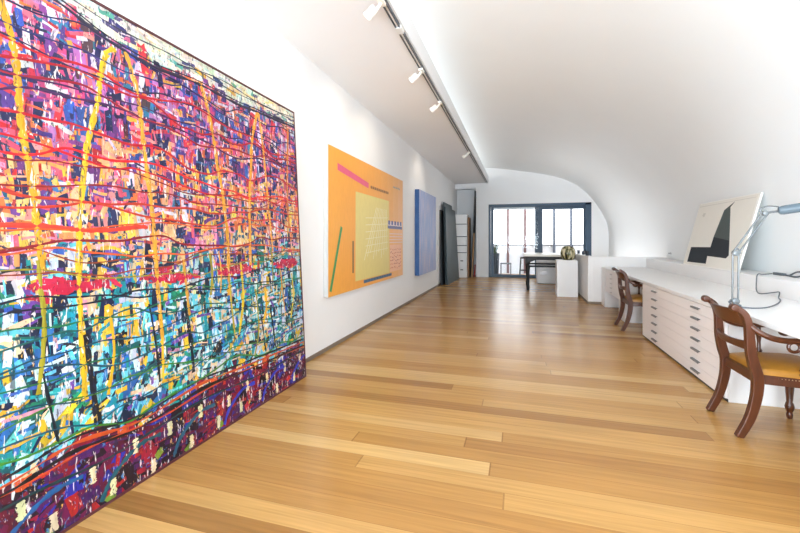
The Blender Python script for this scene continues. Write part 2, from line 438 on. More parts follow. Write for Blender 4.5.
PAL = {
 'top': [((206, 72, 128), 4), ((130, 64, 144), 4), ((84, 56, 134), 3.4), ((34, 36, 82), 5.5), ((232, 112, 140), 3.6), ((56, 92, 180), 3.4), ((226, 216, 238), 2.2), ((50, 120, 160), 1.4), ((224, 110, 60), 1.4), ((214, 52, 70), 3), ((190, 120, 190), 2), ((90, 60, 70), 1.5)],
 'up': [((244, 124, 62), 4), ((240, 150, 150), 3), ((44, 46, 90), 4), ((60, 110, 160), 2), ((232, 92, 120), 4), ((246, 180, 130), 2.5), ((110, 60, 130), 2.5), ((236, 226, 236), 1), ((240, 180, 60), 2), ((210, 40, 50), 2)],
 'mid': [((246, 196, 136), 5), ((244, 160, 90), 3), ((240, 150, 180), 2.4), ((46, 50, 86), 3.5), ((40, 104, 140), 2), ((242, 200, 80), 2.4), ((224, 214, 226), 2), ((120, 70, 150), 1.6), ((190, 60, 60), 1.2)],
 'mlow': [((118, 70, 168), 2.6), ((246, 210, 160), 2.6), ((28, 34, 66), 4), ((54, 96, 190), 2.5), ((20, 150, 160), 3), ((20, 120, 100), 1.6), ((240, 170, 190), 1), ((236, 196, 70), 1.6), ((200, 220, 232), 1.6)],
 'low': [((20, 160, 178), 4.6), ((110, 212, 234), 4.8), ((16, 34, 70), 3.2), ((216, 236, 246), 4.6), ((238, 194, 48), 3.4), ((14, 22, 34), 1.4), ((10, 104, 106), 1.8), ((244, 206, 164), 2.2), ((44, 116, 196), 2.4), ((30, 160, 120), 1)],
 'bot': [((96, 16, 50), 4), ((150, 22, 54), 3), ((76, 26, 96), 3), ((32, 14, 34), 4), ((40, 46, 160), 1.4), ((190, 36, 40), 1.2), ((110, 16, 74), 2)],
 'crown': [((240, 236, 220), 6), ((232, 226, 200), 3), ((200, 226, 222), 2), ((236, 214, 150), 1.2), ((90, 80, 130), .6), ((90, 170, 150), .6)],
}
from mathutils import noise as mn
def pick(k, y=0., z=0.):
    L_ = PAL[k]; u = mn.noise((y*2.6, z*3.4, 1.7))*1.1+.5+.35*mn.noise((y*9, z*9, 4.1))+random.gauss(0, .16)
    s = sum(b for a, b in L_)*((u*1.7) % 1 if R() < .72 else R())
    for a, b in L_:
        s -= b
        if s <= 0: return a
    return L_[-1][0]
def interp(T, y):
    for (a, b), (c, d) in zip(T, T[1:]):
        if y <= c: return b+(d-b)*max(0, (y-a))/(c-a)
    return T[-1][1]
BND = [(.45, .25), (1.06, .303), (1.33, .343), (1.66, .304), (2.08, .351), (2.57, .333), (3.4, .308)]
TOPW = [(.45, 2.52), (1.0, 2.50), (1.34, 2.425), (1.56, 2.36), (1.84, 2.335), (2.18, 2.36), (2.54, 2.35), (2.74, 2.36), (3.4, 2.39)]
def zone(y, z):
    z2 = z+random.gauss(0, .05)
    if z < interp(BND, y): return 'bot'
    if z > interp(TOPW, y): return 'crown'
    return 'low' if z2 < 1.04 else 'mlow' if z2 < 1.24 else 'mid' if z2 < 1.47 else 'up' if z2 < 1.78 else 'top'
# base coat and knife work
y = PY0
while y < PY1:
    z = 0.02
    while z < PH:
        dab(y+random.uniform(-.03, .03), z, .13, .22, pick(zone(y, z), y, z), rag=.15); z += .12
    y += .08
for i in range(6500):
    y = random.uniform(PY0, PY1); z = random.uniform(.01, PH)
    k = zone(y, z); big = R() < .36
    w_ = random.uniform(.03, .075) if big else random.uniform(.006, .022)
    h_ = random.uniform(.06, .22) if big else random.uniform(.02, .09)
    if k == 'crown': w_, h_ = h_*1.2, w_*.9
    if k == 'low' and z < .62: dab(y, z, w_, h_, pick(k, y, z), ang=random.uniform(-1.1, -.2))
    elif k == 'bot': dab(y, z, w_*1.5, h_*1.1, pick(k, y, z), ang=random.uniform(-.9, .5))
    else: dab(y, z, w_, h_, pick(k, y, z), ang=random.gauss(0, .12))
HS = {'top': ['top', 'up'], 'up': ['up', 'mid'], 'mid': ['mid', 'up'], 'mlow': ['mlow', 'mid', 'low'], 'low': ['low', 'low', 'mlow'], 'bot': ['bot'], 'crown': ['crown']}
for i in range(1500):
    y = random.uniform(PY0, PY1); z = random.uniform(.01, PH); k = zone(y, z)
    dab(y, z, random.uniform(.04, .16), random.uniform(.01, .035), pick(random.choice(HS[k]), y, z), ang=random.gauss(0, .18), rag=.6)
# yellow vertical strokes
Y1 = (240, 184, 34); Y2 = (232, 166, 56)
ribbon([(1.10, 2.33), (1.146, 2.136), (1.16, 1.968), (1.17, 1.763), (1.194, 1.596), (1.209, 1.382), (1.232, 1.164)], .046, Y1)
ribbon([(1.60, 2.31), (1.55, 2.26), (1.51, 2.1), (1.498, 2.001), (1.442, 1.785), (1.411, 1.584), (1.39, 1.39), (1.375, 1.107), (1.381, .777), (1.382, .542)], .046, Y1)
ribbon([(1.658, 2.32), (1.719, 2.13), (1.74, 1.912), (1.765, 1.634), (1.787, 1.408), (1.801, 1.008), (1.82, .7)], .042, Y2)
ribbon([(2.19, 2.36), (2.25, 2.2), (2.292, 2.0), (2.324, 1.784), (2.355, 1.647), (2.39, 1.3), (2.38, .9)], .045, (244, 170, 52))
ribbon([(2.80, 2.34), (2.72, 2.1), (2.687, 1.85), (2.653, 1.6), (2.63, 1.1)], .05, (244, 160, 50))
ribbon([(2.815, 2.34), (2.85, 2.1), (2.871, 1.9), (2.895, 1.6), (2.93, 1.2)], .042, Y2)
ribbon([(3.25, 2.32), (3.19, 1.7), (3.2, 1.4)], .05, (242, 140, 50))
for i in range(16):
    y = random.uniform(PY0, PY1-.1); z0 = random.uniform(.9, 1.25); h = random.uniform(.25, .7)
    ribbon([(y, z0), (y+.015, z0-h*.5), (y+random.uniform(-.05, .05), max(z0-h, .4))], random.uniform(.02, .04), random.choice([Y1, Y2, (226, 190, 40), (170, 160, 40)]))
for i in range(8):
    y = random.uniform(PY0, PY1-.1); z0 = random.uniform(.7, .95)
    ribbon([(y, z0), (y+.03, z0-.2), (y+.05, max(z0-.45, .4))], random.uniform(.02, .05), random.choice([(12, 30, 44), (10, 60, 70), (20, 24, 40)]))
for i in range(1000):
    y = random.uniform(PY0, PY1); z = random.uniform(.34, 2.36); k = zone(y, z)
    dab(y, z, random.uniform(.008, .03), random.uniform(.02, .09), pick(random.choice(HS[k]), y, z), ang=random.gauss(0, .2))
# red dashes
for a, b in (((1.16, 1.10), (1.52, 1.075)), ((1.77, 1.075), (2.05, 1.07)), ((2.28, 1.07), (2.64, 1.075)), ((3.0, 1.09), (3.3, 1.09))):
    m_ = ((a[0]+b[0])/2, (a[1]+b[1])/2-.012)
    ribbon([a, m_, b], .05, (204, 24, 70), .6)
    for i in range(26):
        t = R(); dab(a[0]+(b[0]-a[0])*t+random.uniform(-.06, .06), a[1]+(b[1]-a[1])*t+random.gauss(0, .022), random.uniform(.04, .13), random.uniform(.012, .04), random.choice([(204, 24, 70), (222, 40, 80), (190, 30, 60)]), ang=random.gauss(-.1, .2), rag=.7)
# poured lines across the whole width
def line(z, amp, w, col, slope=0., y0=None, y1=None):
    y = PY0 if y0 is None else y0; e = PY1 if y1 is None else y1; pts = []; ph = R()*6; fr_ = random.uniform(2.2, 5.); amp *= 1.15; ph2 = R()*6
    k = 0
    while y < e:
        pts.append((y, z+slope*(y-PY0)+amp*math.sin(ph+fr_*y)+.5*amp*math.sin(ph2+2.7*fr_*y)+random.uniform(-.5, .5)*amp)); y += random.uniform(.1, .2)
    pts.append((e, pts[-1][1])); ribbon(pts, w, col, .25)
RED = (206, 26, 44); DR = (150, 24, 44); PUR = (70, 30, 80); DNV = (30, 30, 80)
for z in (2.2, 2.12, 2.02, 1.93, 1.84, 1.76, 1.68): line(z+random.uniform(-.02, .02), .03, random.uniform(.012, .022), random.choice([RED, RED, (222, 30, 40), DR, PUR, DNV]), random.uniform(-.04, .01))
for z in (2.34, 2.27, 2.18, 2.08): line(z, .03, .014, random.choice([DNV, PUR, (34, 40, 110)]), -.03)
for z in (1.62, 1.55, 1.49, 1.42, 1.36, 1.3, 1.25): line(z+random.uniform(-.02, .02), .025, random.uniform(.011, .02), random.choice([RED, (196, 60, 40), (150, 40, 40), (220, 90, 40), DR]))
line(1.37, .012, .035, (214, 66, 50), 0, .5, 1.75)
for z in (1.21, 1.16, 1.12, 1.03, .98): line(z, .03, random.uniform(.01, .016), random.choice([(120, 40, 30), (70, 30, 40), (170, 150, 40), (150, 60, 30), (24, 30, 50)]))
for z in (.93, .86, .8, .73, .67, .6, .53, .47, .41): line(z+random.uniform(-.02, .02), .03, random.uniform(.011, .018), random.choice([(16, 92, 84), (24, 110, 70), (24, 70, 130), (30, 140, 130), (16, 80, 100), (70, 140, 50)]), random.uniform(-.01, .02))
# lower border
ribbon([(a, b-.012) for a, b in BND], .03, (20, 22, 30), .6); ribbon([(a, b+.022) for a, b in BND], .02, (226, 92, 40), .7); ribbon([(a, b+.05) for a, b in BND], .016, (24, 30, 40), .7)
ribbon([(.45, .3), (1.1, .29), (1.4, .315), (1.8, .29), (2.3, .33), (3.36, .29)], .014, (214, 80, 40), .6)
ribbon([(.45, .2), (1.1, .24), (1.5, .22), (2.1, .27), (2.7, .24), (3.36, .26)], .018, (16, 60, 66), .5)
for q in ((1.13, .3), (1.56, .315), (2.2, .345), (2.75, .33)): dab(q[0], q[1], .06, .06, (230, 90, 40))
for i in range(7):
    y = .6+i*.42; ribbon([(y, .03), (y+.06, .12), (y+.2, .2), (y+.34, .2)], .035, random.choice([(50, 60, 190), (30, 90, 150), (60, 40, 160), (30, 100, 120)]), .4)
for i in range(24):
    y = .55+i*.118+random.uniform(-.03, .03); z = (.06, .19)[i % 2]+random.uniform(-.02, .03)
    ribbon([(y, z-.038), (y+.004, z), (y, z+.038)], .05, (240, 226, 180), .3)
for i in range(10): dab(.6+i*.28+random.uniform(-.05, .05), random.uniform(.02, .1), .05, .05, random.choice([(120, 150, 50), (210, 40, 40), (190, 30, 50)]), ang=.5)
# crown band outlines
ribbon(TOPW, .014, (24, 26, 52)); ribbon([(a, b-.022) for a, b in TOPW], .03, (40, 36, 64), .5)
ribbon([(1.2, 2.49), (1.6, 2.43), (2.0, 2.44), (2.5, 2.41), (3.0, 2.43), (3.36, 2.42)], .012, (60, 60, 90))
ribbon([(2.0, 2.40), (2.4, 2.45), (2.9, 2.42), (3.36, 2.46)], .012, (50, 50, 70))
for q in ((2.2, 2.42, (232, 190, 60)), (1.62, 2.44, (70, 60, 130)), (2.5, 2.4, (220, 180, 60)), (2.0, 2.4, (90, 180, 160)), (2.36, 2.43, (40, 60, 110)), (3.2, 2.4, (120, 180, 160)), (2.85, 2.42, (236, 150, 120))):
    dab(q[0], q[1], .1, .035, q[2], ang=-.2)
pb.build('paint_layer', [PAINT, LINEP], bp_, fix=False)

# ------------------------------------------------------------------ orange geometric painting
def P2(y, z): return y, z
op = empty('geometric_painting', (-2.148, 5.67, .63), 'large orange geometric painting with a yellow square hung on the left wall', 'painting')
ob = MB(); H2 = 1.755; Y20, Y21 = -1.525, 1.53
OR_GLARE = [(236, 164, 66), (236, 163, 68), (235, 164, 76), (235, 170, 94), (236, 180, 124)]  # orange paling to peach at the far end: glare painted into the colour
ob.box(.0, .058, Y20, Y21, 0, H2, col=lin((196, 196, 194)))
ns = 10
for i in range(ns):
    a = Y20+(Y21-Y20)*i/ns; b = Y20+(Y21-Y20)*(i+1)/ns; t = i/(ns-1)*(len(OR_GLARE)-1); k = min(int(t), len(OR_GLARE)-2); u = t-k
    c = tuple(OR_GLARE[k][q]*(1-u)+OR_GLARE[k+1][q]*u for q in range(3))
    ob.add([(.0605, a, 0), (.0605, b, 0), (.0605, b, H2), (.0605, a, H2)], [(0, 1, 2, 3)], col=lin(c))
def quad(pts, col, d=.001):
    ob.add([(.0605+d, y-5.67, z-.63) for y, z in pts], [tuple(range(len(pts)))], col=lin(col))
def bar(a, b, w, col, d=.002):
    a = Vector((0,)+a); b = Vector((0,)+b); t = (b-a).normalized(); nn = Vector((0, -t.z, t.y))*w/2
    quad([(q.y, q.z) for q in (a-nn, b-nn, b+nn, a+nn)], col, d)
quad([(4.93, .735), (6.40, .735), (6.36, 1.935), (4.94, 1.935)], (222, 204, 126))
quad([(4.385, 2.13), (5.419, 2.03), (5.419, 2.11), (4.385, 2.215)], (222, 92, 126), .002)
for i in range(10): bar((5.5+i*.085, 2.063), (5.57+i*.085, 2.063), .04, (150, 104, 60))
bar((4.498, 1.45), (4.198, .69), .055, (58, 140, 84)); bar((4.853, 1.274), (4.853, .854), .05, (122, 98, 58))
bar((5.23, .70), (6.51, .70), .045, (66, 104, 136))
for i in range(10): bar((5.3+i*.12, .70), (5.33+i*.12, .70), .04, (40, 80, 120), .003)
bar((6.30, 1.55), (7.14, 1.55), .09, (226, 206, 200)); bar((6.30, 1.50), (7.14, 1.50), .05, (84, 92, 140), .003)
for i in range(5): bar((6.32+i*.17, 1.575), (6.42+i*.17, 1.575), .07, (70, 80, 140), .003)
for i in range(9):
    bar((5.25+i*.12, 1.0+.05*(i % 3)), (5.75+i*.06, 1.78), .014, (240, 234, 196), .002)
for i in range(6): bar((5.3, 1.1+i*.1), (6.3, 1.15+i*.1), .008, (238, 230, 190), .0022)
quad([(6.42, .74), (7.1, .74), (7.1, 1.2), (6.42, 1.2)], (240, 186, 150), .001)
for r_ in range(6):
    for i in range(7):
        y = 6.44+i*.095; z = .80+r_*.065; q = random.Random(r_*17+i)
        bar((y, z), (y+q.uniform(.04, .085), z+q.uniform(-.03, .03)), .014, q.choice([(190, 90, 80), (214, 120, 100), (170, 80, 90)]), .002)
for i in range(4): bar((6.4, 1.24+i*.05), (7.16, 1.24+i*.05), .016, (232, 200, 190), .002)
for i in range(3): bar((6.6+i*.14, 2.2+i*.005), (6.72+i*.14, 2.2), .03, (176, 160, 140), .002)
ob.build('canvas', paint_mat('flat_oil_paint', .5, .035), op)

# ------------------------------------------------------------------ blue painting
def blue_mat():
    m = mat('periwinkle_paint', (150, 172, 218), .55, .03, 20); nt = m.node_tree; N = nt.nodes; L = nt.links
    tc = N.new('ShaderNodeTexCoord'); mp = N.new('ShaderNodeMapping'); mp.inputs['Scale'].default_value = (1, 5, 1.4)
    no = N.new('ShaderNodeTexNoise'); no.inputs['Scale'].default_value = 1.6; no.inputs['Detail'].default_value = 8
    wv = N.new('ShaderNodeTexWave'); wv.bands_direction = 'Z'; wv.inputs['Scale'].default_value = 9; wv.inputs['Distortion'].default_value = 3
    L.new(tc.outputs['Object'], mp.inputs[0]); L.new(mp.outputs[0], no.inputs[0]); L.new(tc.outputs['Object'], wv.inputs[0])
    r = N.new('ShaderNodeValToRGB'); e = r.color_ramp.elements
    e[0].position, e[0].color = .3, lin((130, 158, 208)); e[1].position, e[1].color = .75, lin((190, 184, 208))
    q = e.new(.5); q.color = lin((152, 168, 210))
    ad = N.new('ShaderNodeMath'); ad.operation = 'MULTIPLY_ADD'; ad.inputs[1].default_value = .08; L.new(wv.outputs['Fac'], ad.inputs[0]); L.new(no.outputs['Fac'], ad.inputs[2])
    L.new(ad.outputs[0], r.inputs[0]); L.new(r.outputs[0], N['Principled BSDF'].inputs['Base Color'])
    return m
ap = empty('abstract_canvas', (-2.148, 9.24, .51), 'pale blue and lilac canvas with deep blue edges hung past the orange painting', 'painting')
MB().box(0, .095, -.9, .9, 0, 1.86).build('canvas_edge', mat('deep_blue_paint', (34, 80, 134), .5), ap, bevel=.006)
MB().box(.0955, .099, -.898, .898, .002, 1.858).build('painted_face', blue_mat(), ap)

# ------------------------------------------------------------------ leaning boards, alcove cabinet
def leaning(name, mname, y0, y1, xb0, xb1, xt0, xt1, h, th, label, cat, group=None):
    v = [(xb0, y0, 0), (xb1, y1, 0), (xt1, y1, h), (xt0, y0, h)]
    v = [Vector(q) for q in v]; nn = (v[1]-v[0]).cross(v[3]-v[0]).normalized()*-1
    if nn.x > 0: nn = -nn
    ctr = Vector(((xb0+xb1)/2, (y0+y1)/2, 0))
    vv = [q-ctr for q in v]+[q+nn*th-ctr for q in v]
    zmin = min(q.z for q in vv)
    vv = [q-Vector((0, 0, zmin)) for q in vv]
    mb = MB().add(vv, [(0, 1, 2, 3), (7, 6, 5, 4), (0, 4, 5, 1), (1, 5, 6, 2), (2, 6, 7, 3), (3, 7, 4, 0)])
    o = mb.build(name, mname, bevel=.003); o.location = ctr
    return tag(o, label, cat, group)
leaning('leaning_board', SLATE, 11.25, 13.05, -1.93, -1.87, -2.0, -2.0, 2.22, .035, 'front slate grey board leaning on the left wall before the white drawer tower', 'board')
leaning('leaning_board', SLATE, 11.35, 12.75, -2.0, -1.95, -2.06, -2.06, 2.36, .025, 'taller narrow slate board rising behind the front slate board', 'board')
leaning('leaning_board', BLACKB, 11.1, 12.5, -2.07, -2.05, -2.115, -2.115, 2.12, .03, 'black board hindmost against the left wall behind the slate boards', 'board')

tc_ = empty('drawer_tower', (-1.89, 13.8, 0), 'tall white drawer tower in the alcove behind the leaning slate boards', 'cabinet')
MB().box(-.23, .215, -.28, .3, 0, 2.13).build('body', JOIN, tc_, bevel=.004)
zs = [.02, .30, .60, .84, 1.08, 1.38, 1.80, 2.11]
for i in range(7):
    o = MB().box(-.222, .207, -.302, -.282, zs[i]+.012, zs[i+1]-.012).build('drawer', JOIN, tc_, bevel=.003)
    if i < 2: MB().box(.0, .09, -.325, -.302, zs[i+1]-.05, zs[i+1]-.02).build('handle', BLACKW, o)
for i in (3, 4, 5, 6): MB().box(-.222, .207, -.292, -.281, zs[i]-.012, zs[i]+.012).build('shadow_gap', SLATE, tc_)
o = tag(MB().box(-.02, .02, -.3, .3, 0, 2.03).build('plywood_sheet', PLY), 'brown plywood sheet standing against the side of the white drawer tower', 'board'); o.location = (-1.64, 13.86, 0)
o = leaning('leaning_board', BLACKB, 13.72, 14.45, -1.56, -1.56, -1.425, -1.425, 2.95, .02, 'tall thin black panel leaning on the pier inside the alcove', 'board')
for k, (xb, xt, h, yy, mm, lb) in enumerate(((-1.52, -1.46, 1.5, 13.60, BATTEN, 'pale timber batten leaning beside the black panel in the alcove'), (-1.465, -1.445, .42, 13.80, REDM, 'short red timber offcut standing at the foot of the pier'))):
    o = tag(MB().tube([(0, 0, 0), (xt-xb, .1, h)], .022, 4).build('timber_batten', mm), lb, 'timber'); o.location = (xb, yy, 0)

# ------------------------------------------------------------------ black table, white box, plinth, vessel
tb = empty('work_table', (.75, 11.2, 0), 'black framed table with a cream top in front of the glass door', 'table')
MB().box(-.63, .54, -.6, .65, .86, .915).build('table_top', TTOP, tb, bevel=.006)
ap_ = MB()
ap_.prism([(-.6, .86), (.52, .86), (.52, .66), (.3, .77), (-.35, .77), (-.6, .66)], -.58, -.55)
ap_.prism([(-.6, .86), (.52, .86), (.52, .72), (-.6, .72)], .58, .61)
ap_.box(-.6, -.57, -.55, .58, .70, .86).box(.49, .52, -.55, .58, .70, .86)
ap_.build('apron', BLACKW, tb)
for sx in (-.53, .44):
    for sy in (-1, 1):
        MB().lathe([(.03, 0), (.035, .03), (.04, .1), (.032, .14), (.042, .5), (.055, .62), (.04, .64), (.055, .68), (.055, .86)], 14, M=Matrix.Translation((sx, .03+sy*.55, 0))).build('leg', BLACKW, tb, smooth=35)
MB().box(-.5, .42, -.54, -.50, .585, .635).build('stretcher', BLACKW, tb)
MB().box(-.5, .42, .56, .6, .585, .635).build('stretcher', BLACKW, tb)
wb = empty('storage_box', (.905, 12.65, 0), 'plain white storage box on the floor under and behind the black table', 'box')
MB().box(-.4, .4, -.33, .33, .01, .71).build('body', JOIN, wb, bevel=.006)
MB().box(-.3, -.14, -.336, -.331, .26, .36).build('label_holder', PALEH, wb)
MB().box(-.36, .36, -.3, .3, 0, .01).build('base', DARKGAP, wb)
o = tag(MB().box(-.218, .218, -.2, .2, 0, .82).build('display_plinth', JOIN, bevel=.004), 'plain white display plinth beside the black table', 'plinth'); o.location = (1.04, 9.87, 0)
def vessel_mat():
    m = mat('olive_glaze', (120, 112, 74), .22, .1, 10); nt = m.node_tree; N = nt.nodes; L = nt.links
    tc = N.new('ShaderNodeTexCoord'); no = N.new('ShaderNodeTexNoise'); no.inputs['Scale'].default_value = 14; no.inputs['Detail'].default_value = 3
    mp = N.new('ShaderNodeMapping'); mp.inputs['Scale'].default_value = (1, 1, .35)
    L.new(tc.outputs['Object'], mp.inputs[0]); L.new(mp.outputs[0], no.inputs[0])
    r = N.new('ShaderNodeValToRGB'); e = r.color_ramp.elements
    e[0].position, e[0].color = .38, lin((22, 26, 16)); e[1].position, e[1].color = .62, lin((214, 200, 164))
    q = e.new(.5); q.color = lin((110, 106, 62))
    L.new(no.outputs['Fac'], r.inputs[0]); L.new(r.outputs[0], N['Principled BSDF'].inputs['Base Color'])
    return m
o = tag(MB().lathe([(.08, 0), (.11, .01), (.145, .07), (.158, .15), (.15, .22), (.12, .28), (.085, .305), (.08, .315), (.07, .31), (.075, .28)], 40, rib=.035, ribs=10).build('ribbed_vessel', vessel_mat(), smooth=50),
        'round ribbed olive and beige vessel standing on the white plinth', 'vase'); o.location = (1.075, 9.87, .82)

# ------------------------------------------------------------------ right-hand joinery
hwl = MB().box(1.33, 1.43, 8.79, 13.3, 0, .95).box(1.43, 2.72, 8.79, 8.89, 0, .95)
struct('wall_parapet', hwl, JOIN, bevel=.004)
struct('baseboard_parapet', MB().box(1.322, 1.33, 8.782, 13.3, 0, .045).box(1.33, 1.575, 8.782, 8.79, 0, .045), SKIRT)
for k, (x, y, r, h, lb) in enumerate(((1.38, 9.2, .035, .10, 'dark cup nearest the corner of the white parapet wall'), (1.38, 9.75, .03, .08, 'small blue-grey cup in the middle of three on the white parapet wall'), (1.38, 10.5, .032, .08, 'small grey cup furthest back on the white parapet wall'))):
    o = tag(MB().lathe([(r*.8, 0), (r, .01), (r, h), (r*.85, h), (r*.8, .02)], 16).build('cup', (POTD, OUTM, OUTM)[k], smooth=40), lb, 'cup'); o.location = (x, y, .95)
o = tag(MB().lathe([(.02, 0), (.03, .01), (.03, .1), (.01, .14), (.01, .2)], 12).build('bottle', OUTM, smooth=40), 'slim grey bottle standing behind the cups on the white parapet wall', 'bottle'); o.location = (1.38, 11.6, .95)

wt = tag(MB().box(1.575, 2.36, 1.5, 8.78, .712, .75).build('worktop', JOIN, bevel=.004), 'long continuous white desk worktop along the right wall', 'worktop')
lg = tag(MB().box(2.361, 2.715, 1.5, 8.78, 0, .92).build('wall_ledge', JOIN, bevel=.006), 'white boxed ledge between the desk worktop and the curved wall', 'ledge')
tag(MB().box(1.6, 2.35, 1.52, 1.56, 0, .71).build('end_panel', JOIN), 'white end panel carrying the near end of the worktop', 'panel')

def handle(mb, x, y, z, w):
    mb.box(x-.018, x, y-w/2, y+w/2, z+.003, z+.008).box(x-.02, x-.015, y-w/2, y+w/2, z-.008, z+.008)
def plan_chest(y0, y1, z0, z1, n, label, hs, hm, w):
    o = empty('plan_chest', (1.6, (y0+y1)/2, 0), label, 'cabinet')
    yc = (y0+y1)/2; hw = (y1-y0)/2
    cz = 0 if z0 < .1 else z0
    MB().box(0, .75, -hw, hw, cz, .711).build('carcass', JOIN, o)
    if z0 < .1: MB().box(-.006, -.001, -hw+.004, hw-.004, 0, z0).build('toe_kick', DARKGAP, o)
    step = (z1-z0-.004)/n
    for i in range(n):
        a = z0+.004+i*step
        d = MB().box(-.02, -.001, -hw+.012, hw-.012, a+.0008, a+step-.0008).build('drawer', DRAWER, o, bevel=.001)
        for yy in hs:
            hb = MB(); handle(hb, -.02, yy-yc, a+step*.5, w); hb.build('handle', hm, d)
    return o
plan_chest(3.80, 6.05, .02, .708, 7, 'wide white plan chest of seven shallow drawers under the desk between the chairs', (5.53, 4.35), HANDLE, .17)
hu = plan_chest(7.36, 8.44, .30, .708, 5, 'small white drawer unit hung under the far end of the desk', (7.9,), PALEH, .12)
tag(MB().box(1.58, 2.35, 6.97, 7.35, 0, .711).build('desk_pedestal', JOIN, bevel=.003), 'white desk pedestal beside the farther chair', 'pedestal')
tag(MB().box(1.575, 2.35, 8.45, 8.775, 0, .711).build('desk_support', JOIN, bevel=.003), 'white support box at the far end of the desk', 'panel')

# ------------------------------------------------------------------ leaning monochrome artwork
aw = empty('leaning_artwork', (2.385, 6.26, .921), 'cream artwork with dark angular shape leaning on the wall above the desk', 'artwork')
AW, AH = .793, .934; tilt = math.asin(.226/AH)
aw.rotation_euler = (0, tilt, 0)
MB().box(0, .022, -AW, AW, 0, AH).build('board', mat('white_card', (238, 236, 230), .5), aw, bevel=.002)
CR = mat('cream_paper', (228, 224, 214), .6, .02, 3)
sh = MB()
def aq(pts, mi, d=.001): sh.add([(-d, y*.973, z*.973) for y, z in pts], [tuple(range(len(pts)))[::-1]], mi)
# y axis runs away from the viewer: image left = +y
aq([(.80, .015), (-.775, .015), (-.775, .945), (.80, .945)], 0, .0008)
aq([(.67, .045), (.04, .05), (.06, .16), (-.46, .15), (-.51, .19), (-.42, .38), (.04, .43), (.045, .285), (.68, .275)], 1, .0016)
aq([(.04, .43), (-.42, .38), (-.19, .83), (-.04, .80)], 2, .0018)
aq([(-.04, .80), (-.19, .83), (-.27, .90), (-.24, .89)], 2, .0020)
aq([(.58, .80), (.50, .79), (.53, .73), (.61, .76)], 3, .0018)
aq([(.78, .90), (-.75, .905), (-.75, .913), (.78, .91)], 3, .0018)
sh.build('artwork_face', [CR, mat('blue_black_ink', (12, 22, 33), .75), mat('grey_green_ink', (70, 79, 77), .75), mat('pale_grey_ink', (206, 202, 192), .6)], aw, fix=False)

